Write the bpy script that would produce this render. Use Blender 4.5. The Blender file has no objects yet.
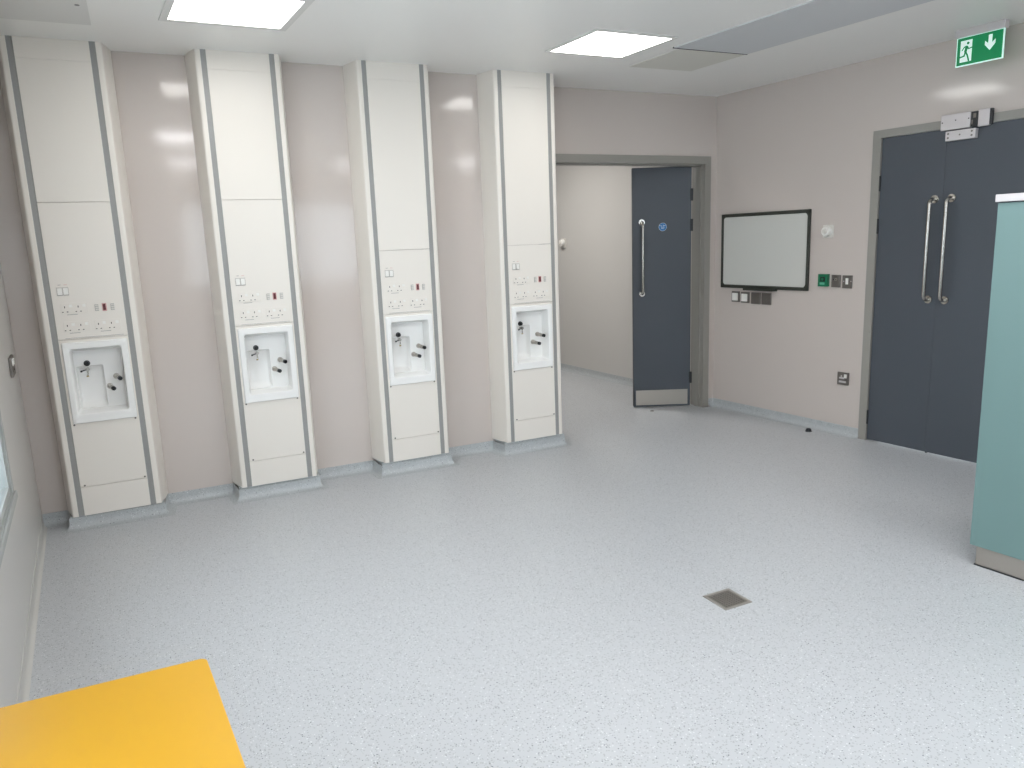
import bpy, bmesh, math, random
from mathutils import Vector, Matrix
random.seed(7)
C = bpy.context.scene.collection
SC = bpy.context.scene

# ------------------------------------------------------------------ camera, world, exposure
FL, YAW, PITCH, ROLL, CH = 747.04, .4496, .1901, -.0379, 1.5
f = Vector((math.sin(YAW)*math.cos(PITCH), math.cos(YAW)*math.cos(PITCH), -math.sin(PITCH)))
r = Vector((math.cos(YAW), -math.sin(YAW), 0)); u = r.cross(f)
r2 = r*math.cos(ROLL)+u*math.sin(ROLL); u2 = -r*math.sin(ROLL)+u*math.cos(ROLL)
cam = bpy.data.cameras.new('camera'); cam.sensor_width = 36; cam.lens = FL/1024*36
cam.clip_start = .02
co = bpy.data.objects.new('camera', cam); C.objects.link(co)
co.matrix_world = Matrix(((r2.x, u2.x, -f.x, 0), (r2.y, u2.y, -f.y, 0), (r2.z, u2.z, -f.z, CH), (0, 0, 0, 1)))
SC.camera = co
SC.view_settings.view_transform = 'Standard'; SC.view_settings.look = 'None'
SC.view_settings.exposure = 0.09; SC.view_settings.gamma = 1; SC.view_settings.use_curve_mapping = False
w = bpy.data.worlds.new('sky'); SC.world = w; w.use_nodes = True
bg = w.node_tree.nodes['Background']; bg.inputs[0].default_value = (.86, .93, 1.0, 1); bg.inputs[1].default_value = 4.3
PANEL = 25      # emission of the ceiling light diffusers
FRONT = 9.5       # the two in view are dimmed
CORR = 36  # emission of the unseen lamp added beyond the doorway

YB, YB2, XR, H, ANG, D = 4.82, 5.0283, 4.388, 2.589, .0893, .179
YF = YB-D
YN = -2.6        # near end of the room
PI = math.pi
# frames: local X to the right along the wall seen from the room, local Y into the wall, Z up
RR = math.atan2(-1, ANG)
O_R = (XR, YB2)
LA = .065
RL = math.atan2(1, -LA)
O_L = (-.671, YB)
def rw(s, z=0, off=0):           # a point on the right wall, off = distance into the room
    c, n = math.cos(RR), math.sin(RR)
    return (O_R[0]+s*c+off*n, O_R[1]+s*n-off*c, z)
def lw(t, z=0, off=0):
    c, n = math.cos(RL), math.sin(RL)
    return (O_L[0]+t*c+off*n, O_L[1]+t*n-off*c, z)

# ------------------------------------------------------------------ materials
def lin(h):
    v = [int(h[i:i+2], 16)/255 for i in (0, 2, 4)]
    return tuple([x/12.92 if x <= .04045 else ((x+.055)/1.055)**2.4 for x in v]+[1])
def mat(name, col, rough=.5, metal=0, spec=.5, emit=None, es=0, coat=0, bump=0, bscale=200, vary=0, vscale=3):
    m = bpy.data.materials.new(name); m.use_nodes = True; t = m.node_tree; b = t.nodes['Principled BSDF']
    b.inputs['Base Color'].default_value = lin(col) if isinstance(col, str) else col
    b.inputs['Roughness'].default_value = rough; b.inputs['Metallic'].default_value = metal
    b.inputs['Specular IOR Level'].default_value = spec; b.inputs['Coat Weight'].default_value = coat
    b.inputs['Coat Roughness'].default_value = .08
    if emit: b.inputs['Emission Color'].default_value = lin(emit); b.inputs['Emission Strength'].default_value = es
    tc = None
    if bump or vary: tc = t.nodes.new('ShaderNodeTexCoord')
    if bump:
        n = t.nodes.new('ShaderNodeTexNoise'); n.inputs['Scale'].default_value = bscale
        bp = t.nodes.new('ShaderNodeBump'); bp.inputs['Strength'].default_value = bump; bp.inputs['Distance'].default_value = .002
        t.links.new(tc.outputs['Object'], n.inputs['Vector']); t.links.new(n.outputs['Fac'], bp.inputs['Height'])
        t.links.new(bp.outputs['Normal'], b.inputs['Normal'])
    if vary:
        n = t.nodes.new('ShaderNodeTexNoise'); n.inputs['Scale'].default_value = vscale; n.inputs['Detail'].default_value = 4
        mx = t.nodes.new('ShaderNodeMix'); mx.data_type = 'RGBA'
        c = lin(col) if isinstance(col, str) else col
        mx.inputs[6].default_value = tuple([x*(1-vary) for x in c[:3]]+[1]); mx.inputs[7].default_value = tuple([min(1, x*(1+vary)) for x in c[:3]]+[1])
        t.links.new(tc.outputs['Object'], n.inputs['Vector']); t.links.new(n.outputs['Fac'], mx.inputs[0])
        t.links.new(mx.outputs[2], b.inputs['Base Color'])
    return m
def vinyl(name, base, rough):
    m = bpy.data.materials.new(name); m.use_nodes = True; t = m.node_tree; b = t.nodes['Principled BSDF']
    tc = t.nodes.new('ShaderNodeTexCoord')
    def speck(scale, thr, size):
        v = t.nodes.new('ShaderNodeTexVoronoi'); v.inputs['Scale'].default_value = scale
        t.links.new(tc.outputs['Object'], v.inputs['Vector'])
        sp = t.nodes.new('ShaderNodeSeparateColor'); t.links.new(v.outputs['Color'], sp.inputs[0])
        a = t.nodes.new('ShaderNodeMath'); a.operation = 'LESS_THAN'; a.inputs[1].default_value = thr; t.links.new(sp.outputs[0], a.inputs[0])
        d = t.nodes.new('ShaderNodeMath'); d.operation = 'LESS_THAN'; d.inputs[1].default_value = size; t.links.new(v.outputs['Distance'], d.inputs[0])
        p = t.nodes.new('ShaderNodeMath'); p.operation = 'MULTIPLY'; t.links.new(a.outputs[0], p.inputs[0]); t.links.new(d.outputs[0], p.inputs[1])
        return p.outputs[0]
    prev = None
    for sc_, thr, size, col in ((90, .30, .30, 'a9abac'), (120, .22, .28, 'd6d8d8'), (150, .32, .40, 'a2a5a6'), (110, .10, .26, '686c70')):
        mx = t.nodes.new('ShaderNodeMix'); mx.data_type = 'RGBA'
        t.links.new(speck(sc_, thr, size), mx.inputs[0])
        if prev: t.links.new(prev, mx.inputs[6])
        else: mx.inputs[6].default_value = lin(base)
        mx.inputs[7].default_value = lin(col); prev = mx.outputs[2]
    t.links.new(prev, b.inputs['Base Color'])
    n = t.nodes.new('ShaderNodeTexNoise'); n.inputs['Scale'].default_value = 1.3
    mr = t.nodes.new('ShaderNodeMapRange'); mr.inputs[3].default_value = rough-.05; mr.inputs[4].default_value = rough+.08
    t.links.new(tc.outputs['Object'], n.inputs['Vector']); t.links.new(n.outputs['Fac'], mr.inputs[0]); t.links.new(mr.outputs[0], b.inputs['Roughness'])
    n2 = t.nodes.new('ShaderNodeTexNoise'); n2.inputs['Scale'].default_value = 260
    bp = t.nodes.new('ShaderNodeBump'); bp.inputs['Strength'].default_value = .12; bp.inputs['Distance'].default_value = .001
    t.links.new(tc.outputs['Object'], n2.inputs['Vector']); t.links.new(n2.outputs['Fac'], bp.inputs['Height']); t.links.new(bp.outputs['Normal'], b.inputs['Normal'])
    return m
M = dict(
    floor=vinyl('speckled_vinyl', 'bcbec0', .34), cove_left=mat('pale_cove', 'c2c0bb', .4), cove=vinyl('speckled_vinyl_cove', 'b2b6b7', .34),
    wall=mat('wall_cladding', 'cbc1ba', .10, spec=.5, bump=.02, bscale=6),
    wall_left=mat('wall_cladding_left', 'c9c6c1', .3, spec=.4, bump=.02, bscale=6),
    ceiling=mat('ceiling_white', 'f1f0ec', .35, spec=.35, vary=.01),
    panelgrey=mat('ceiling_panel_grey', 'cccfd1', .35), hatch=mat('hatch_white', 'dbd9d0', .5),
    trimwhite=mat('white_trim', 'dddcd8', .4),
    column=mat('column_white', 'e9e3da', .32, spec=.45), colpanel=mat('column_panel', 'eae4db', .34, spec=.4),
    rail=mat('grey_rail', '9c9c99', .4), seam=mat('seam_shadow', '8c8a85', .7),
    basin=mat('basin_moulding', 'f2f1ee', .22, spec=.5), plastic=mat('white_plastic', 'eeece6', .35),
    offwhite=mat('offwhite_plastic', 'd9d5cd', .4),
    black=mat('black_plastic', '16181b', .4), hole=mat('socket_hole', '3a3533', .8), ink=mat('label_grey', '8d8a88', .7),
    red=mat('red_switch', '5b1319', .35), redlight=mat('pink_mark', 'd8a9a4', .6),
    chrome=mat('chrome', 'b4b1ab', .26, metal=1), steel=mat('brushed_steel', 'b9b3ab', .35, metal=1), brass=mat('brass', 'a08f60', .3, metal=1),
    door=mat('slate_laminate', '4e535a', .42, spec=.4, vary=.02, vscale=5), frame=mat('grey_frame_paint', '96938c', .4),
    hinge=mat('dark_hinge', '3b3d3f', .45, metal=.5), boardface=mat('whiteboard_face', 'cfcfc9', .22), boardframe=mat('dark_frame', '33362f', .5),
    metalplate=mat('metal_plate', '77726d', .4, metal=.65), green=mat('green_plastic', '0a6b49', .35), greenlight=mat('pale_green_label', '5fae93', .5),
    teal=mat('teal_laminate', '6f8b89', .4, spec=.4, vary=.015, vscale=4), alu=mat('pale_aluminium', 'cfcaca', .4, metal=.3), plinth=mat('plinth_metal', 'a39c94', .4, metal=.5),
    yellow=mat('yellow_laminate', 'c8971f', .35, spec=.4, vary=.01), yedge=mat('yellow_edge', 'd8a630', .4), legm=mat('pale_metal_leg', 'b7b9bb', .4, metal=.6),
    drainrim=mat('drain_rim_steel', 'a8a39c', .4, metal=.6), drain=mat('drain_steel', '8f8a84', .4, metal=.7), drainhole=mat('drain_dark', '54504c', .7),
    louvre=mat('louvre_grey', '6a6763', .5),
    winframe=mat('window_frame_grey', 'a8aba8', .4),
    frontlight=mat('dimmed_diffuser_glow', 'ffffff', .5, emit='fffdfa', es=FRONT),
    light=mat('diffuser_glow', 'ffffff', .5, emit='fdfcff', es=PANEL), corrlight=mat('corridor_diffuser_glow', 'ffffff', .5, emit='fffdfb', es=CORR),
    exitgreen=mat('exit_sign_green', '0b7f4d', .3, emit='058a52', es=.26), exitwhite=mat('exit_sign_white', 'dfe6e2', .3, emit='d4fff0', es=.4),
    exitedge=mat('acrylic_edge', 'e2f6ef', .2, emit='b8f0e0', es=.5), blue=mat('blue_sign', '2472b2', .4), bluewhite=mat('sign_white', 'd6e4ee', .5),
)
def glass_mat():
    m = bpy.data.materials.new('window_glass'); m.use_nodes = True; t = m.node_tree; b = t.nodes['Principled BSDF']
    b.inputs['Base Color'].default_value = (.93, .98, 1, 1); b.inputs['Roughness'].default_value = .02
    b.inputs['Transmission Weight'].default_value = 1; b.inputs['IOR'].default_value = 1.01
    return m
M['glass'] = glass_mat()

# ------------------------------------------------------------------ mesh helpers
class MB:
    """collects shapes with material names and links them as ONE mesh object"""
    def __init__(s): s.bm = bmesh.new(); s.mats = []
    def mi(s, m):
        if m not in s.mats: s.mats.append(m)
        return s.mats.index(m)
    def _merge(s, tmp, m, mx=None):
        i = s.mi(m)
        for fc in tmp.faces: fc.material_index = i
        if mx is not None: bmesh.ops.transform(tmp, matrix=mx, verts=tmp.verts)
        me = bpy.data.meshes.new('t'); tmp.to_mesh(me); tmp.free(); s.bm.from_mesh(me); bpy.data.meshes.remove(me)
    def box(s, x0, x1, y0, y1, z0, z1, m, bev=0, seg=2, mx=None):
        t = bmesh.new(); bmesh.ops.create_cube(t, size=1)
        for v in t.verts: v.co = Vector(((x0+x1)/2+v.co.x*(x1-x0), (y0+y1)/2+v.co.y*(y1-y0), (z0+z1)/2+v.co.z*(z1-z0)))
        if bev: bmesh.ops.bevel(t, geom=t.edges[:], offset=bev, segments=seg, affect='EDGES', profile=.5)
        s._merge(t, m, mx); return s
    def cyl(s, p0, p1, ra, rb, m, n=20, bev=0):
        p0, p1 = Vector(p0), Vector(p1); d = p1-p0
        t = bmesh.new(); bmesh.ops.create_cone(t, cap_ends=True, segments=n, radius1=ra, radius2=rb, depth=d.length)
        if bev: bmesh.ops.bevel(t, geom=[e for e in t.edges if len(e.link_faces) == 2 and any(len(fc.verts) > 4 for fc in e.link_faces)], offset=bev, segments=2, affect='EDGES')
        s._merge(t, m, Matrix.Translation((p0+p1)/2) @ d.to_track_quat('Z', 'Y').to_matrix().to_4x4()); return s
    def sphere(s, c, ra, m, sc=(1, 1, 1)):
        t = bmesh.new(); bmesh.ops.create_uvsphere(t, u_segments=20, v_segments=12, radius=ra)
        s._merge(t, m, Matrix.Translation(c) @ Matrix.Diagonal((*sc, 1))); return s
    def prism(s, pts, axis, a0, a1, m):
        """closed polygon pts extruded along axis from a0 to a1"""
        t = bmesh.new()
        def P(p, a): return {'x': (a, p[0], p[1]), 'y': (p[0], a, p[1]), 'z': (p[0], p[1], a)}[axis]
        A = [t.verts.new(P(p, a0)) for p in pts]; B = [t.verts.new(P(p, a1)) for p in pts]
        n = len(pts)
        t.faces.new(A); t.faces.new(B[::-1])
        for i in range(n): t.faces.new((A[i], B[i], B[(i+1) % n], A[(i+1) % n]))
        bmesh.ops.recalc_face_normals(t, faces=t.faces); s._merge(t, m); return s
    def tube(s, path, ra, m, n=14):
        """a round bar along a path"""
        t = bmesh.new(); P = [Vector(p) for p in path]; rings = []
        for i, p in enumerate(P):
            d = (P[min(i+1, len(P)-1)]-P[max(i-1, 0)]).normalized()
            a = d.orthogonal() if i == 0 else (la - d*la.dot(d)); a.normalize(); la = a; b = d.cross(a)
            rings.append([t.verts.new(p+(a*math.cos(2*PI*k/n)+b*math.sin(2*PI*k/n))*ra) for k in range(n)])
        for A, B in zip(rings, rings[1:]):
            for k in range(n): t.faces.new((A[k], A[(k+1) % n], B[(k+1) % n], B[k]))
        t.faces.new(rings[0][::-1]); t.faces.new(rings[-1])
        bmesh.ops.recalc_face_normals(t, faces=t.faces); s._merge(t, m); return s
    def grid(s, rings, m, cap=True):
        """skin a list of equal closed rings"""
        t = bmesh.new(); R = [[t.verts.new(p) for p in q] for q in rings]; n = len(R[0])
        for A, B in zip(R, R[1:]):
            for k in range(n): t.faces.new((A[k], A[(k+1) % n], B[(k+1) % n], B[k]))
        if cap: t.faces.new(R[-1])
        s._merge(t, m); return s
    def build(s, name, parent=None, loc=None, rz=0, smooth=False, recalc=False):
        me = bpy.data.meshes.new(name)
        if recalc: bmesh.ops.recalc_face_normals(s.bm, faces=s.bm.faces)
        s.bm.to_mesh(me); s.bm.free()
        for m in s.mats: me.materials.append(M[m])
        if smooth:
            for p in me.polygons: p.use_smooth = True
            me.set_sharp_from_angle(angle=math.radians(40))
        o = bpy.data.objects.new(name, me); C.objects.link(o)
        if parent: o.parent = parent
        if loc is not None: o.location = loc
        o.rotation_euler.z = rz
        return o
def empty(name, loc, rz=0):
    o = bpy.data.objects.new(name, None); o.empty_display_size = .1; C.objects.link(o); o.location = loc; o.rotation_euler.z = rz; return o
def tag(o, label, cat, group=None):
    o['label'] = label; o['category'] = cat
    if group: o['group'] = group
    return o
def struct(o, label=None, cat=None):
    o['kind'] = 'structure'
    if label: o['label'] = label
    if cat: o['category'] = cat
    return o
def rrect(x0, x1, z0, z1, ra, n=5):
    pts = []
    for cx, cz, a0 in ((x1-ra, z1-ra, 0), (x0+ra, z1-ra, 90), (x0+ra, z0+ra, 180), (x1-ra, z0+ra, 270)):
        for k in range(n+1):
            a = math.radians(a0+90*k/n); pts.append((cx+ra*math.cos(a), cz+ra*math.sin(a)))
    return pts

# ------------------------------------------------------------------ the room
b = MB(); b.box(-1.2, 5.9, YN-.2, 10.2, -.12, 0, 'floor'); struct(b.build('floor'), 'pale grey speckled vinyl floor', 'floor')
b = MB(); b.box(-1.2, 5.9, YN-.2, 10.2, H, H+.12, 'ceiling'); struct(b.build('ceiling'), 'smooth white ceiling', 'ceiling')
# back wall: clad stretch behind the columns, then a set-back stretch with the open doorway
DX0, DX1, DZ = 2.80, 4.262, 2.055      # doorway opening (frame inner faces)
b = MB()
b.box(-1.0, 2.62, YB, YB+.4, 0, H, 'wall')
b.box(2.62, DX0-.03, YB2, YB+.4, 0, H, 'wall')
b.box(DX0-.03, DX1+.03, YB2, YB+.4, DZ+.03, H, 'wall')
b.box(DX1+.03, XR+.25, YB2, YB+.4, 0, H, 'wall')
struct(b.build('wall_back'), 'beige back wall with an open doorway', 'wall')
# right wall, local frame
S0, S1, SZ = 1.475, 2.80, 2.075
b = MB()
b.box(-.02, S0-.03, 0, .2, 0, H, 'wall'); b.box(S0-.03, S1+.03, 0, .2, SZ+.03, H, 'wall'); b.box(S1+.03, 7.7, 0, .2, 0, H, 'wall')
struct(b.build('wall_right', loc=(*O_R, 0), rz=RR), 'beige right wall with whiteboard and double doors', 'wall')
# left wall with two windows
W0, W1, WZ0, WZ1 = -3.0, -1.335, .575, 2.15
W2, W3 = -5.4, -3.6
b = MB()
b.box(W1, .1, 0, .25, 0, H, 'wall_left'); b.box(W0, W1, 0, .25, 0, WZ0, 'wall_left'); b.box(W0, W1, 0, .25, WZ1, H, 'wall_left')
b.box(W3, W0, 0, .25, 0, H, 'wall_left'); b.box(W2, W3, 0, .25, 0, WZ0, 'wall_left'); b.box(W2, W3, 0, .25, WZ1, H, 'wall_left')
b.box(-7.6, W2, 0, .25, 0, H, 'wall_left')
struct(b.build('wall_left', loc=(*O_L, 0), rz=RL), 'pale left wall with windows', 'wall')
NX0, NX1, NZ0, NZ1 = .6, 4.2, .95, 2.2      # opening for the unseen window added to light the columns
b = MB(); b.box(-1.2, NX0, YN-.2, YN, 0, H, 'wall'); b.box(NX1, 5.9, YN-.2, YN, 0, H, 'wall'); b.box(NX0, NX1, YN-.2, YN, 0, NZ0, 'wall'); b.box(NX0, NX1, YN-.2, YN, NZ1, H, 'wall')
struct(b.build('wall_near'))
# corridor beyond the doorway
CA = .064; RC = math.atan2(-1, CA)
b = MB(); b.box(-4.3, .99, 0, .15, 0, H, 'wall_left'); struct(b.build('wall_corridor', loc=(4.347, 6.22, 0), rz=RC), 'pale wall of the room beyond the doorway', 'wall')
b = MB(); b.box(1.2, 4.6, 10.0, 10.15, 0, H, 'wall_left'); b.box(1.2, 1.35, YB+.4, 10.0, 0, H, 'wall_left'); struct(b.build('wall_corridor_far'))

# ------------------------------------------------------------------ coved vinyl skirting
PROF = [(-.001, .070), (.0045, .070), (.0045, .040), (.008, .026), (.015, .014), (.026, .006), (.040, .0015), (.05, .0002)]
def sweep(path, mats='cove', prof=PROF):
    """path walks with the room on its right-hand side; mitred corners"""
    P = [Vector(p) for p in path]; n = len(P); rings = []
    for i in range(n):
        ds = []
        if i > 0: ds.append((P[i]-P[i-1]).normalized())
        if i < n-1: ds.append((P[i+1]-P[i]).normalized())
        ns = [Vector((d.y, -d.x)) for d in ds]
        if len(ns) == 2: m_ = (ns[0]+ns[1]); m_ = m_/m_.dot(ns[0])
        else: m_ = ns[0]
        rings.append([(P[i].x+m_.x*a, P[i].y+m_.y*a, z) for a, z in prof])
    b = MB(); t = bmesh.new(); R = [[t.verts.new(q) for q in rg] for rg in rings]
    for A, B in zip(R, R[1:]):
        for k in range(len(prof)-1): t.faces.new((A[k], B[k], B[k+1], A[k+1]))
    b._merge(t, mats); return b
U = [-.4559+i*.8931+dx for i, dx in enumerate((-.004, .0006, .004, .008))]
PL = [(-.001, .070), (.003, .070), (.003, .022), (.006, .010), (.012, .003), (.02, .0003)]
struct(sweep([lw(-7.35)[:2], lw(0)[:2]], 'cove_left', PL).build('baseboard_left', smooth=True), 'pale coved skirting')
path = [lw(0)[:2]]
for ux in U:
    path += [(ux-.076, YB), (ux-.060, YF+.012), (ux+.424, YF+.012), (ux+.440, YB)]
path[-1] = (U[3]+.440, YB); path += [(2.62+.02, YB), (2.64, YB2), (DX0-.09, YB2)]
# drop the tiny gap between the last column and the set-back
path = [p for p in path]
struct(sweep(path).build('baseboard_back', smooth=True), 'grey speckled coved skirting', 'skirting')
path = [(DX1+.07, YB2), (XR, YB2), rw(S0-.055)[:2]]
struct(sweep(path).build('baseboard_right', smooth=True), 'grey speckled coved skirting', 'skirting')
path = [rw(S1+.055)[:2], rw(7.6)[:2]]
struct(sweep(path).build('baseboard_right_near', smooth=True))
c_, s_ = math.cos(RC), math.sin(RC)
path = [(4.347-3.75*c_, 6.22-3.75*s_), (4.347+.98*c_, 6.22+.98*s_)]
struct(sweep(path).build('baseboard_corridor', smooth=True))

# ------------------------------------------------------------------ service columns
def side_pts():
    """plan outline of half the housing, left flank, from the wall to the front"""
    pts = [(-.082, 0), (-.0755, -.04), (-.065, -.09), (-.054, -.13), (-.0475, -.152)]
    for k in range(1, 7):
        a = math.radians(196+(270-196)*k/6)
        pts.append((-.031+.016*math.cos(a), -.163+.016*math.sin(a)))
    return pts
WC = .3643
def column(ux, seam_z, label, zb_=.088):
    t = empty('service_column', (ux, YB, 0)); tag(t, label, 'service column', 'white service columns along the back wall')
    z0, z1 = zb_, H
    L = side_pts()
    fl = [(-.0145, -D), (-.0145, -D+.006), (-.0145, 0)]
    # the side covers: left flank and right flank
    left = L+fl
    right = [(WC-x, y) for x, y in left]
    for pts in (left, right):
        b = MB(); b.prism(pts, 'z', z0, z1, 'column'); b.build('side_cover', t, smooth=True)
    # grey rails, slightly recessed with a centre slot
    for cx in (0, WC):
        b = MB(); b.box(cx-.0145, cx+.0145, -D+.004, 0, z0+.002, z1, 'rail'); b.box(cx-.004, cx+.004, -D+.0025, -D+.005, z0+.002, z1, 'rail'); b.build('rail', t)
    # front panels with fine joints
    x0, x1 = .0145, WC-.0145
    zs = [(z0, .2365), (.2385, .607), (.607, 1.062), (1.064, seam_z-.001), (seam_z+.001, 2.4865), (2.4873, z1)]
    for i, (a, c) in enumerate(zs):
        b = MB()
        if i == 2:   # opening for the moulded recess
            b.box(x0, .055, -D, -D+.02, a, c, 'colpanel'); b.box(.311, x1, -D, -D+.02, a, c, 'colpanel')
            b.box(.055, .311, -D, -D+.02, a, .645, 'colpanel'); b.box(.055, .311, -D, -D+.02, 1.02, c, 'colpanel')
        else: b.box(x0, x1, -D, -D+.02, a, c, 'colpanel', .0008, 1)
        b.build(['kick_panel', 'access_panel', 'recess_panel', 'socket_panel', 'front_panel', 'top_panel'][i], t)
    for x, z in ((.030, .594), (.331, .594), (.036, .247), (.338, .247)):
        b = MB(); b.cyl((x, -D-.0025, z), (x, -D+.001, z), .0045, .0055, 'metalplate', 12); b.build('screw', t)
    b = MB(); b.box(-.058, WC+.058, -D+.014, 0, .066, z0+.001, 'cove'); b.build('plinth', t)
    # ---- moulded recess
    def ring(x0, x1, za, zb, y, ra): return [(x, y, z) for x, z in rrect(x0, x1, za, zb, ra)]
    y = -D
    b = MB()
    b.grid([ring(.025, .342, .599, 1.048, y+.0, .008), ring(.026, .341, .600, 1.047, y-.007, .009), ring(.030, .337, .604, 1.043, y-.011, .01),
            ring(.053, .312, .646, 1.014, y-.011, .014), ring(.056, .309, .649, 1.011, y-.008, .014), ring(.059, .307, .652, 1.008, y-.002, .014),
            ring(.062, .304, .657, 1.0, y+.060, .014), ring(.065, .301, .663, .990, y+.080, .016)], 'basin', cap=False)
    # back of the recess: an upper band, a right-hand shelf face and a deeper left-hand bowl
    yb = y+.080
    back = ring(.065, .301, .663, .990, yb, .016)
    tt = bmesh.new(); vs = [tt.verts.new(p) for p in back]
    hole = ring(.071, .205, .669, .904, yb, .008); hv = [tt.verts.new(p) for p in hole]
    es = [tt.edges.new((vs[i], vs[(i+1) % len(vs)])) for i in range(len(vs))]+[tt.edges.new((hv[i], hv[(i+1) % len(hv)])) for i in range(len(hv))]
    bmesh.ops.triangle_fill(tt, use_beauty=True, edges=es)
    b._merge(tt, 'basin')
    b.grid([hole, ring(.0725, .203, .671, .902, yb+.004, .008), ring(.075, .196, .690, .897, yb+.032, .012), ring(.080, .190, .705, .892, yb+.038, .014)], 'basin')
    bs = b.build('moulded_recess', t, smooth=True, recalc=True)
    # black plug and small water tap with a lever
    b = MB(); b.cyl((.127, yb, .918), (.127, yb-.022, .918), .0125, .0125, 'black', 20, .002); b.cyl((.127, yb+.001, .918), (.127, yb-.004, .918), .016, .016, 'black'); b.build('black_knob', bs, smooth=True)
    b = MB(); b.cyl((.128, yb+.001, .888), (.128, yb-.030, .888), .008, .008, 'chrome'); b.cyl((.128, yb-.020, .888), (.128, yb-.034, .888), .0105, .0105, 'chrome')
    b.tube([(.128, yb-.025, .884), (.128, yb-.030, .872), (.127, yb-.034, .862), (.125, yb-.037, .852)], .0045, 'chrome')
    b.cyl((.125, yb-.037, .853), (.125, yb-.038, .846), .006, .006, 'brass')
    b.tube([(.126, yb-.030, .886), (.112, yb-.034, .884), (.098, yb-.038, .880)], .0035, 'hinge'); b.sphere((.098, yb-.038, .880), .006, 'hinge')
    b.build('water_tap', bs, smooth=True)
    for x, z in ((.262, .832), (.224, .779)):
        dv = Vector((.30, -1, -.10)).normalized(); p = Vector((x, yb, z))
        b = MB(); b.cyl((x, yb+.001, z), (x, yb-.006, z), .016, .016, 'steel', 20, .001); b.cyl(p, p+dv*.036, .0135, .0135, 'steel', 6)
        b.cyl(p+dv*.036, p+dv*.060, .0115, .0110, 'chrome'); b.cyl(p+dv*.060, p+dv*.076, .0120, .0112, 'black', 18, .0015)
        b.build('gas_outlet', bs, smooth=True)
    # ---- twin rocker switches
    b = MB(); b.box(.040, .100, y-.002, y+.001, 1.296, 1.350, 'colpanel', .0008, 1)
    for x in (.043, .071):
        b.box(x, x+.026, y-.0035, y-.001, 1.300, 1.3025, 'ink'); b.box(x, x+.026, y-.0035, y-.001, 1.340, 1.3415, 'ink')
        b.box(x, x+.0012, y-.0035, y-.001, 1.300, 1.341, 'ink'); b.box(x+.025, x+.026, y-.0035, y-.001, 1.300, 1.341, 'ink')
    b.box(.050, .064, y-.0006, y+.001, 1.3545, 1.3565, 'ink'); b.box(.078, .094, y-.0006, y+.001, 1.3545, 1.3565, 'redlight')
    sw = b.build('switch_plate', t)
    for x in (.046, .074):
        b = MB(); b.prism([(y-.002, 1.304), (y-.0065, 1.304), (y-.0035, 1.338), (y-.002, 1.338)], 'x', x, x+.020, 'plastic'); b.build('rocker', sw)
    # ---- double sockets
    def sock(x, z):
        b = MB(); b.box(x-.006, x+.120, y-.0018, y+.001, z-.034, z+.022, 'colpanel', .0008, 1)
        for k in (0, .063):
            b.box(x+k+.0095, x+k+.0135, y-.0022, y-.001, z-.004, z+.006, 'hole')
            b.box(x+k-.0035, x+k+.0035, y-.0022, y-.001, z-.0265, z-.0225, 'hole'); b.box(x+k+.0185, x+k+.0255, y-.0022, y-.001, z-.0265, z-.0225, 'hole')
        b.box(x+.018, x+.068, y-.0022, y-.001, z-.0425+.0015, z-.0425+.0035, 'ink')
        so = b.build('double_socket', t)
        for k in (0, .063):
            b = MB(); b.prism([(y-.001, z-.001), (y-.006, z-.001), (y-.003, z+.013), (y-.001, z+.013)], 'x', x+k+.032, x+k+.047, 'plastic'); b.build('rocker', so)
    sock(.056, 1.236); sock(.056, 1.137); sock(.203, 1.136)
    # ---- red isolator between two data outlets
    for x in (.208, .284):
        b = MB(); b.box(x, x+.020, y-.003, y+.001, 1.207, 1.243, 'offwhite', .001, 1)
        for zz in (1.2085, 1.2195, 1.2305, 1.2405): b.box(x+.002, x+.018, y-.0036, y-.002, zz, zz+.0015, 'ink')
        b.box(x+.0012, x+.0024, y-.0036, y-.002, 1.2085, 1.242, 'ink')
        b.build('data_outlet', t)
    b = MB(); b.box(.243, .265, y-.0015, y+.001, 1.204, 1.247, 'redlight', .0006, 1); b.prism([(y-.001, 1.209), (y-.008, 1.209), (y-.0045, 1.243), (y-.001, 1.243)], 'x', .2475, .2605, 'red')
    o = b.build('isolator_switch', t); o['label'] = 'small dark red isolator switch'
    b = MB(); b.box(.050, .330, y-.0005, y+.001, 1.0695, 1.071, 'ink'); b.build('label_strip', t)
    return t
column(U[0], 1.782, 'white service column with basin recess nearest the left wall, leftmost of the four', .074)
column(U[1], 1.785, 'white service column with basin recess, second from the left, under the larger lit ceiling panel', .082)
column(U[2], 1.465, 'white service column with basin recess, third from the left, between two beige wall bays')
column(U[3], 1.465, 'white service column with basin recess standing right beside the open doorway')

# ------------------------------------------------------------------ open doorway: frame and leaf
b = MB(); y0, y1 = YB2-.012, YB2+.150
b.box(DX1, DX1+.062, y0, y1, 0, DZ+.062, 'frame'); b.box(DX0-.062, DX0, y0, y1, 0, DZ+.062, 'frame')
b.box(DX0, DX1, y0, y1, DZ, DZ+.062, 'frame')
b.box(DX1-.012, DX1+.001, YB2+.03, YB2+.09, 0, DZ, 'frame'); b.box(DX0, DX1, YB2+.03, YB2+.09, DZ-.012, DZ+.001, 'frame')
struct(b.build('door_frame'), 'grey painted frame of the open doorway', 'door frame')
LL = .4960
hx, hy = 4.201, 5.137
ra = math.atan2(5.137-5.356, 4.201-3.756)
d1 = empty('door_1', (3.771, 5.349, 0), ra); struct(d1, 'slate grey door leaf standing open in the back doorway', 'door')
zb, zt = .008, 2.052
b = MB(); b.box(0, LL, 0, .044, zb, zt, 'door', .0015, 1)
b.box(-.0012, .003, .001, .043, zb, zt, 'hinge'); b.build('leaf', d1)
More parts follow.
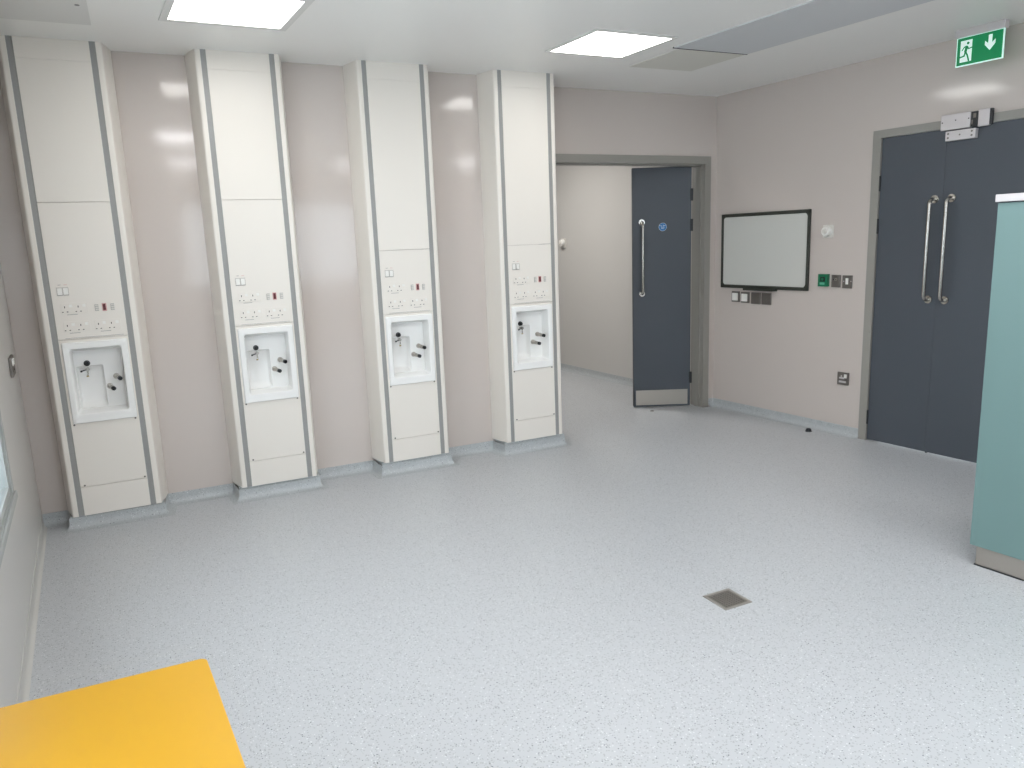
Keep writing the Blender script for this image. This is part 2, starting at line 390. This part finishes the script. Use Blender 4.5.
b = MB(); b.box(.020, LL-.022, -.0015, .001, .022, .155, 'steel', .0005, 1); o = b.build('kick_plate', d1); o['label'] = 'brushed steel kick plate'
def dpull(x, z0, z1, ra_=.0120, out=.060, parent=None, mt='chrome'):
    b = MB(); pts = [(x, 0, z1)]
    for k in range(0, 6):
        a = PI/2*k/5; pts.append((x, -out+.035-.035*math.sin(a), z1-.035+.035*math.cos(a)) if True else 0)
    pts2 = [(x, p[1], z0+z1-p[2]) for p in pts[::-1]]
    b.tube(pts+pts2, ra_, mt)
    for z in (z0, z1): b.cyl((x, .001, z), (x, -.009, z), .026, .025, mt, 24, .002)
    return b.build('pull_handle', parent, smooth=True)
dpull(.076, 1.005, 1.606, parent=d1, ra_=.011)
b = MB(); b.cyl((.254, .001, 1.562), (.254, -.0015, 1.562), .034, .034, 'bluewhite', 32); b.cyl((.254, 0, 1.562), (.254, -.0022, 1.562), .032, .032, 'blue', 32)
sg = b.build('door_sign', d1); sg['label'] = 'small round blue door sign'
def text(s, size, m, parent, loc, rot, name='lettering'):
    cu = bpy.data.curves.new(name, 'FONT'); cu.body = s; cu.size = size; cu.align_x = 'CENTER'; cu.align_y = 'CENTER'; cu.extrude = .0003; cu.space_line = .8
    to = bpy.data.objects.new('tmp', cu); C.objects.link(to)
    me = bpy.data.meshes.new_from_object(to); C.objects.unlink(to); bpy.data.objects.remove(to)
    me.name = name; me.materials.clear(); me.materials.append(M[m])
    o = bpy.data.objects.new(name, me); C.objects.link(o); o.parent = parent; o.location = loc; o.rotation_euler = rot; return o
text('Fire door\nkeep\nshut', .015, 'bluewhite', sg, (.254, -.0026, 1.562), (PI/2, 0, 0))
for z in (1.82, 1.57, .26):
    b = MB(); b.cyl((LL+.006, -.004, z-.05), (LL+.006, -.004, z+.05), .0075, .0075, 'hinge', 12); b.box(LL-.012, LL+.006, -.002, .003, z-.05, z+.05, 'hinge'); b.build('hinge', d1)
b = MB(); b.box(.012, .09, .012, .032, zt, zt+.006, 'alu'); b.build('flush_bolt', d1)

# ------------------------------------------------------------------ closed double doors in the right wall
b = MB(); y0, y1 = -.012, .12
b.box(S0-.058, S0, y0, y1, 0, SZ+.05, 'frame'); b.box(S1, S1+.058, y0, y1, 0, SZ+.05, 'frame'); b.box(S0, S1, y0, y1, SZ, SZ+.05, 'frame')
struct(b.build('door_frame', loc=(*O_R, 0), rz=RR), 'grey painted frame of the closed double doors', 'door frame')
SM = 1.903
def rdoor(num, x0, x1, hx_, hs, lab):
    d = empty('door_%d' % num, rw(x0), RR); struct(d, lab, 'door')
    b = MB(); b.box(0, x1-x0, .002, .046, .008, SZ-.003, 'door')
    b.build('leaf', d)
    dpull(hx_-x0, 1.022, 1.655, parent=d)
    for z in hs:
        xx = -.003 if num == 2 else x1-x0+.003
        b = MB(); b.cyl((xx, -.003, z-.05), (xx, -.003, z+.05), .0075, .0075, 'hinge', 12); b.box(xx-.006, xx+.006, -.002, .003, z-.05, z+.05, 'hinge'); b.build('hinge', d)
    return d
rdoor(2, S0+.003, SM-.0007, 1.856, (.17, 1.50, 1.78), 'narrow slate grey door leaf left of the closed pair')
d3 = rdoor(3, SM+.0007, S1-.003, 1.962, (.17, 1.50, 1.78), 'wide slate grey door leaf right of the closed pair')
b = MB(); b.box(-.004, .004, .006, .044, 0.0, .008, 'black'); b.build('bottom_seal', d3)
# magnetic lock on the door head
t = empty('magnetic_lock', rw(1.885, 2.056), RR); tag(t, 'pale metal magnetic lock across the head of the closed grey double doors', 'door lock')
b = MB(); b.box(.0, .175, -.045, -.0125, .004, .094, 'alu', .003, 2)
for x, z in ((.010, .050), (.090, .056), (.166, .056)): b.cyl((x, -.0462, z), (x, -.044, z), .004, .004, 'hinge', 12)
b.build('lock_body', t)
b = MB(); b.box(.176, .213, -.040, -.0125, .006, .092, 'black', .002, 1); b.box(.190, .205, -.043, -.039, .055, .080, 'metalplate', .001, 1); b.box(.180, .188, -.042, -.039, .02, .045, 'metalplate', .001, 1); b.build('contact_block', t)
b = MB(); b.box(.214, .278, -.034, -.0125, .002, .098, 'alu', .002, 1); b.box(.278, .292, -.033, -.0125, .006, .096, 'black', .001, 1); b.build('end_cover', t)
b = MB(); b.box(.028, .205, -.036, -.0005, -.060, -.002, 'alu', .003, 2)
for x in (.045, .185):
    for z in (-.042, -.018): b.cyl((x, -.0372, z), (x, -.035, z), .006, .006, 'metalplate', 12)
b.cyl((.115, -.0372, -.030), (.115, -.035, -.030), .005, .005, 'metalplate', 12)
b.build('armature_bracket', t)

# ------------------------------------------------------------------ whiteboard
t = empty('whiteboard', rw(.086, 1.043), RR); tag(t, 'whiteboard with dark grey frame and rounded corners on the beige wall', 'whiteboard')
WB, HB = .862, .600
b = MB()
b.box(0, WB, -.020, 0, 0, .026, 'boardframe', .003, 1); b.box(0, WB, -.020, 0, HB-.026, HB, 'boardframe', .003, 1)
b.box(0, .022, -.020, 0, 0, HB, 'boardframe', .003, 1); b.box(WB-.022, WB, -.020, 0, 0, HB, 'boardframe', .003, 1)
for sx in (0, 1):
    for sz in (0, 1):
        cx, cz = (.020 if sx == 0 else WB-.020), (.024 if sz == 0 else HB-.024); dx, dz = (1 if sx == 0 else -1), (1 if sz == 0 else -1)
        pts = [(cx-.004*dx, cz-.004*dz), (cx+.032*dx, cz-.004*dz)]+[(cx+.030*dx*(1-math.sin(a*PI/12)), cz+.030*dz*(1-math.cos(a*PI/12))) for a in range(0, 7)]+[(cx-.004*dx, cz+.032*dz)]
        b.prism(pts, 'y', -.0195, -.008, 'boardframe')
b.build('frame', t)
b = MB(); b.box(.012, WB-.012, -.012, -.001, .012, HB-.012, 'boardface'); b.build('writing_surface', t)
b = MB(); b.box(.28, .575, -.060, -.001, -.012, -.002, 'boardframe', .002, 1); b.box(.28, .575, -.062, -.058, -.012, .004, 'boardframe', .001, 1); b.build('pen_tray', t)

def plate(s, z, wd, ht, m, name, label, cat, group=None, base=rw, rz=RR, dpt=.012):
    o = empty(name, base(s, z), rz); tag(o, label, cat, group)
    b = MB(); b.box(0, wd, -dpt, 0, 0, ht, m, .002, 2); b.build('face_plate', o)
    return o
def addbox(o, name, *a, **k):
    b = MB(); b.box(*a, **k); return b.build(name, o)
o = plate(.204, .927, .080, .088, 'metalplate', 'light_switch', 'white rocker light switch on dark metal plate, nearest the room corner under the whiteboard', 'light switch')
addbox(o, 'rocker', .010, .068, -.018, -.010, .012, .074, 'plastic', bev=.002)
o = plate(.302, .924, .084, .088, 'metalplate', 'light_switch', 'white rocker light switch on dark metal plate, beside the grey outlet plates under the whiteboard', 'light switch')
addbox(o, 'rocker', .010, .070, -.018, -.010, .012, .074, 'plastic', bev=.002)
for s, lab in ((.410, 'plain grey metal outlet plate next to the white switches under the whiteboard'), (.516, 'plain grey metal outlet plate farthest right under the whiteboard')):
    o = plate(s, .920, .090, .092, 'metalplate', 'outlet_plate', lab, 'wall outlet', 'grey outlet plates under the whiteboard')
    b = MB()
    for k in range(5): b.box(.010, .080, -.0132, -.011, .014+k*.014, .018+k*.014, 'louvre')
    b.build('louvre', o)
# door release, key switch, rocker
o = plate(1.044, 1.082, .078, .090, 'green', 'emergency_door_release', 'green emergency door release box on the wall left of the double doors', 'door release', dpt=.03)
b = MB(); b.box(.020, .060, -.032, -.029, .036, .070, 'black', .001, 1); b.cyl((.040, -.034, .053), (.040, -.031, .053), .010, .010, 'green', 16); b.box(.018, .058, -.0315, -.029, .014, .030, 'greenlight'); b.build('press_window', o)
o = plate(1.144, 1.079, .070, .088, 'metalplate', 'key_switch', 'grey metal key switch plate between the green release and the rocker switch', 'switch')
b = MB(); b.cyl((.040, -.018, .056), (.040, -.011, .056), .011, .011, 'steel', 20, .001); b.box(.014, .024, -.0135, -.011, .051, .058, 'hinge'); b.box(.0385, .0415, -.0195, -.0175, .049, .063, 'hinge'); b.build('key_barrel', o)
o = plate(1.234, 1.074, .074, .092, 'metalplate', 'rocker_switch', 'metal plate with one narrow white rocker, right of the key switch', 'switch')
addbox(o, 'rocker', .028, .048, -.018, -.010, .028, .072, 'plastic', bev=.002)
b = MB(); b.cyl((.012, -.0135, .05), (.012, -.011, .05), .004, .004, 'alu', 12); b.build('screw', o)
b = MB(); b.cyl((.066, -.0135, .05), (.071, -.011, .05), .004, .004, 'alu', 12); b.build('screw', o)
o = plate(1.228, .374, .090, .092, 'metalplate', 'wall_socket', 'single metal wall socket low on the wall left of the double doors', 'wall socket')
b = MB(); b.box(.018, .058, -.0145, -.011, .044, .056, 'alu', .001, 1, mx=Matrix.Translation((0, 0, 0))); b.build('socket_insert', o); b = MB(); b.box(.016, .074, -.0145, -.011, .016, .030, 'alu', .001, 1); b.build('socket_insert', o); b = MB(); b.box(.030, .040, -.0145, -.011, .058, .070, 'alu', .001, 1)
b.build('socket_insert', o)
addbox(o, 'rocker', .058, .078, -.018, -.010, .052, .080, 'plastic', bev=.002)
# round sensors
def sensor(loc, rz, label, k=1):
    o = empty('wall_sensor', loc, rz); tag(o, label, 'sensor')
    b = MB(); b.box(-.042*k, .042*k, -.012, 0, -.045*k, .045*k, 'offwhite', .003, 2); b.build('back_plate', o)
    b = MB(); b.cyl((0, -.011, 0), (0, -.045*k, 0), .038*k, .032*k, 'plastic', 24, .003); b.cyl((0, -.044*k, 0), (0, -.060*k, 0), .018*k, .015*k, 'offwhite', 20, .002); b.build('sensor_head', o, smooth=True)
sensor(rw(1.098, 1.478), RR, 'white round wall sensor on square plate above the green door release')
sensor((4.347+(7.379-6.22)*-CA, 7.379, 1.447), RC, 'white round wall sensor on the pale wall seen through the open doorway', 1.15)
# metal twin socket on the left wall
o = empty('wall_socket', lw(-.47, .925), RL); tag(o, 'metal twin wall socket on the left wall beside the leftmost column', 'wall socket')
b = MB(); b.box(0, .17, -.012, 0, 0, .098, 'metalplate', .003, 2); b.build('face_plate', o)
for x in (.040, .110): addbox(o, 'rocker', x, x+.024, -.016, -.010, .052, .084, 'plastic', bev=.002)
for x in (.03, .10):
    b = MB(); b.box(x, x+.040, -.0132, -.011, .024, .032, 'black'); b.build('pin_slot', o)

# ------------------------------------------------------------------ windows in the left wall, one more added behind the camera
def window(num, a, c, lab, loc=None, rz=RL, WZ0=WZ0, WZ1=WZ1):
    d = empty('window_%d' % num, loc or lw(a, 0), rz); struct(d, lab, 'window'); L = c-a
    b = MB(); t_ = .045
    b.box(-t_, L+t_, -.014, .20, WZ0-t_, WZ0, 'winframe'); b.box(-t_, L+t_, -.014, .20, WZ1, WZ1+t_, 'winframe')
    b.box(-t_, 0, -.014, .20, WZ0, WZ1, 'winframe'); b.box(L, L+t_, -.014, .20, WZ0, WZ1, 'winframe')
    b.build('window_frame', d)
    b = MB(); b.box(-t_, L+t_, -.024, -.0135, WZ0-.034, WZ0-.004, 'winframe', .003, 2); b.build('window_sill', d)
    b = MB(); s = .03
    b.box(0, L, -.005, .05, WZ0, WZ0+s, 'winframe'); b.box(0, L, -.005, .05, WZ1-s, WZ1, 'winframe'); b.box(0, s, -.005, .05, WZ0+s, WZ1-s, 'winframe'); b.box(L-s, L, -.005, .05, WZ0+s, WZ1-s, 'winframe'); b.box(L/2-.02, L/2+.02, -.003, .05, WZ0+s, WZ1-s, 'winframe')
    b.build('sash', d)
    b = MB(); b.box(s, L-s, .004, .008, WZ0+s, WZ1-s, 'glass'); b.build('pane', d)
window(1, W0, W1, 'window in the left wall with grey frame')
window(2, W2, W3, 'window in the left wall behind the camera')
window(3, 0, NX1-NX0, 'unseen wide window added behind the camera to light the columns', (NX1, YN, 0), PI, NZ0, NZ1)  # added window, out of view, frontal daylight for the columns

# ------------------------------------------------------------------ ceiling: lights, hatches, grey panel
def ceiling_light(cx, cy, wx, wy, label, trim=.04, m='light', rz=0.0):
    o = empty('ceiling_light', (cx, cy, H), rz); tag(o, label, 'ceiling light', 'square ceiling lights')
    x, y = wx/2, wy/2; k = .07
    def q(x0, x1, y0, y1, z0, z1, mm):   # the tiles run along the slightly skewed side walls
        b.prism([(x0-k*y0, y0), (x1-k*y0, y0), (x1-k*y1, y1), (x0-k*y1, y1)], 'z', z0, z1, mm)
    b = MB()
    q(-x-trim, x+trim, -y-trim, -y, -.008, .002, 'trimwhite'); q(-x-trim, x+trim, y, y+trim, -.008, .002, 'trimwhite')
    q(-x-trim, -x, -y, y, -.008, .002, 'trimwhite'); q(x, x+trim, -y, y, -.008, .002, 'trimwhite'); b.build('trim_ring', o)
    b = MB(); q(-x, x, -y, y, -.005, .001, m); b.build('diffuser', o)
ceiling_light(.520, 3.860, .515, .468, 'large lit square ceiling light cut by the top edge, above the second column', .035, m='frontlight')
ceiling_light(2.572, 3.861, .498, .465, 'lit square ceiling light in front of the fourth column', .022, m='frontlight')
for x, y in ((.55, 1.55), (2.65, 1.55), (.7, -.75), (2.8, -.75), (4.3, -.2)):
    ceiling_light(x, y, .52, .47, 'lit square ceiling light behind the camera', .025)
ceiling_light(3.0, 6.7, .55, .55, 'unseen square ceiling light added to brighten the room beyond the doorway', .025, 'corrlight')  # added lamp, out of view, brightens the corridor wall
o = empty('ceiling_panel', (2.985, 3.801, H)); tag(o, 'long grey flush ceiling panel running towards the exit sign', 'ceiling panel')
b = MB(); b.prism([(0, 0), (.558, -.012), (.748, -1.9), (.18, -1.9)], 'z', -.006, .001, 'panelgrey'); b.build('panel', o)
b = MB(); b.prism([(-.003, 0), (.560, -.012), (.559, -.005), (-.004, .007)], 'z', -.008, .001, 'hinge'); b.build('shadow_gap', o)  # dark strip stands in for the shaded gap at the panel's far end
o = empty('ceiling_hatch', (3.02, 3.83, H)); tag(o, 'square access hatch in the ceiling near the far corner', 'ceiling hatch')
b = MB(); b.prism([(.02, 0), (.53, -.005), (.50, .47), (0, .48)], 'z', -.003, .001, 'hatch'); b.build('hatch_lid', o)
o = empty('ceiling_hatch', (-.60, 3.70, H), 0); tag(o, 'white access hatch in the ceiling left of the larger light', 'ceiling hatch')
b = MB(); b.box(0, .52, 0, .62, -.004, .001, 'trimwhite', .001, 1); b.build('hatch_lid', o)
b = MB(); b.cyl((.48, .30, -.006), (.48, .30, -.003), .010, .010, 'ink', 14); b.build('latch', o)

# ------------------------------------------------------------------ exit sign
o = empty('exit_sign', rw(2.022, 2.390, .17), RR); tag(o, 'green lit exit sign with running figure and down arrow hanging from the ceiling', 'exit sign')
EW, EH = .258, .152
b = MB(); b.box(-.006, EW+.008, -.022, .022, EH+.005, H-2.390, 'alu', .004, 2); b.build('housing', o)
b = MB(); b.box(0, EW, -.004, .004, 0, EH+.006, 'exitedge', .001, 1); bl = b.build('acrylic_blade', o)
b = MB(); b.box(.006, EW-.006, -.0055, -.0035, .006, EH+.002, 'exitgreen'); b.box(.006, EW-.006, .0035, .0055, .006, EH+.002, 'exitgreen'); b.build('sign_face', o)
yy0, yy1 = -.0064, -.005
b = MB(); b.box(.024, .088, yy0, yy1, .022, .138, 'exitwhite'); b.build('doorway_pictogram', bl)
b = MB()
ax, az = .185, .0
b.prism([(.176, .140), (.196, .140), (.196, .096), (.214, .112), (.214, .090), (.186, .058), (.158, .090), (.158, .112), (.176, .096)], 'y', yy0, yy1, 'exitwhite')
b.build('arrow_pictogram', bl)
yy0, yy1 = -.0074, -.006
def limb(b, pts, wd):
    for (x0, z0), (x1, z1) in zip(pts, pts[1:]):
        d = Vector((x1-x0, z1-z0)); n = Vector((-d.y, d.x)).normalized()*wd
        b.prism([(x0+n.x, z0+n.y), (x1+n.x, z1+n.y), (x1-n.x, z1-n.y), (x0-n.x, z0-n.y)], 'y', yy0, yy1, 'exitgreen')
        b.cyl((x1, yy0, z1), (x1, yy1, z1), wd, wd, 'exitgreen', 12)
b = MB(); b.cyl((.066, yy0, .121), (.066, yy1, .121), .0075, .0075, 'exitgreen', 18)
limb(b, [(.060, .108), (.054, .078)], .0075); limb(b, [(.060, .107), (.046, .102), (.034, .086)], .003); limb(b, [(.062, .106), (.070, .090), (.088, .094)], .003)
limb(b, [(.054, .076), (.047, .054), (.024, .050)], .0042); limb(b, [(.055, .076), (.066, .054), (.074, .026)], .0042)
b.build('running_figure', bl)

# ------------------------------------------------------------------ teal cabinet
gx, gy = 3.165, 1.935
o = empty('storage_cabinet', (gx, gy, 0), .085-PI/2); tag(o, 'tall teal cabinet with pale top and metal plinth at the right edge', 'cabinet')
LG, DG, HG = 1.25, .55, 1.575     # local x runs towards the camera, local y away into the room's right
b = MB(); b.box(0, LG, 0, DG, .096, HG, 'teal', .002, 2); b.build('carcass', o)
b = MB(); b.box(-.008, LG+.008, -.008, DG+.008, HG+.004, HG+.034, 'alu', .002, 2); b.box(0.004, LG-.004, .004, DG-.004, HG-.001, HG+.005, 'hinge'); b.build('top_panel', o)
b = MB(); b.box(.020, LG-.02, .020, DG-.02, 0, .097, 'plinth', .001, 1); b.box(.016, LG-.016, .016, DG-.016, 0, .006, 'hinge'); b.build('plinth', o)

# ------------------------------------------------------------------ yellow table
o = empty('table', (.024, 1.421, 0), -.02); tag(o, 'bright yellow topped table in the near left corner', 'table')
TW, TL, TZ = .40, 1.15, .75
K = .10
def sk(pts): return [(x-K*y, y) for x, y in pts]
b = MB(); b.prism(sk(rrect(-TW, 0, -TL, 0, .012)), 'z', TZ-.025, TZ-.0012, 'yedge'); b.prism(sk(rrect(-TW+.0015, -.0015, -TL+.0015, -.0015, .011)), 'z', TZ-.002, TZ, 'yellow')
b.build('tabletop', o)
b = MB(); i = .05
for q in ((-TW+i, -i, -i-.02, -i), (-TW+i, -i, -TL+i, -TL+i+.02), (-TW+i, -TW+i+.02, -TL+i, -i), (-i-.02, -i, -TL+i, -i)):
    b.prism(sk([(q[0], q[2]), (q[1], q[2]), (q[1], q[3]), (q[0], q[3])]), 'z', TZ-.075, TZ-.025, 'legm')
b.build('apron_frame', o)
for x in (-TW+i, -i-.03):
    for y in (-TL+i, -i-.03):
        x_ = x; x = x-K*(y+.015); b = MB(); b.box(x, x+.03, y, y+.03, .006, TZ-.025, 'legm', .004, 2); b.cyl((x+.015, y+.015, 0), (x+.015, y+.015, .008), .018, .016, 'black', 16); b.build('leg', o); x = x_

# ------------------------------------------------------------------ floor drain, door stop
o = empty('floor_drain', (2.026, 2.217, 0), 0); tag(o, 'small square steel floor drain grate in the speckled floor', 'floor drain')
q = .071
b = MB(); b.box(-q, q, -q, -q+.014, 0, .003, 'drainrim', .001, 1); b.box(-q, q, q-.014, q, 0, .003, 'drainrim', .001, 1); b.box(-q, -q+.014, -q+.014, q-.014, 0, .003, 'drainrim', .001, 1); b.box(q-.014, q, -q+.014, q-.014, 0, .003, 'drainrim', .001, 1); b.build('rim', o)
b = MB(); b.box(-q+.014, q-.014, -q+.014, q-.014, .0, .0008, 'drainhole')
for k in range(9):
    x = -q+.016+k*.0128; b.box(x, x+.0065, -q+.014, q-.014, .0004, .0022, 'drain'); b.box(-q+.014, q-.014, x, x+.0045, .0004, .0020, 'drain')
b.build('grate', o)
b = MB(); b.cyl((0, 0, 0), (0, 0, .006), .024, .023, 'black', 24); b.cyl((0, 0, .005), (0, 0, .024), .021, .016, 'black', 24, .004); b.cyl((0, 0, .022), (0, 0, .025), .006, .006, 'hinge', 12)
o = b.build('door_stop', loc=(4.375, 3.948, 0), smooth=True); tag(o, 'small black round door stop on the floor near the right wall', 'door stop')
b = MB(); b.cyl((0, 0, 0), (0, 0, .003), .018, .017, 'metalplate', 20); b.cyl((0, 0, .002), (0, 0, .0036), .009, .009, 'drainhole', 16)
o = b.build('floor_bolt_socket', loc=(3.83, 5.16, 0)); tag(o, 'tiny grey bolt socket in the floor in front of the open door', 'bolt socket')
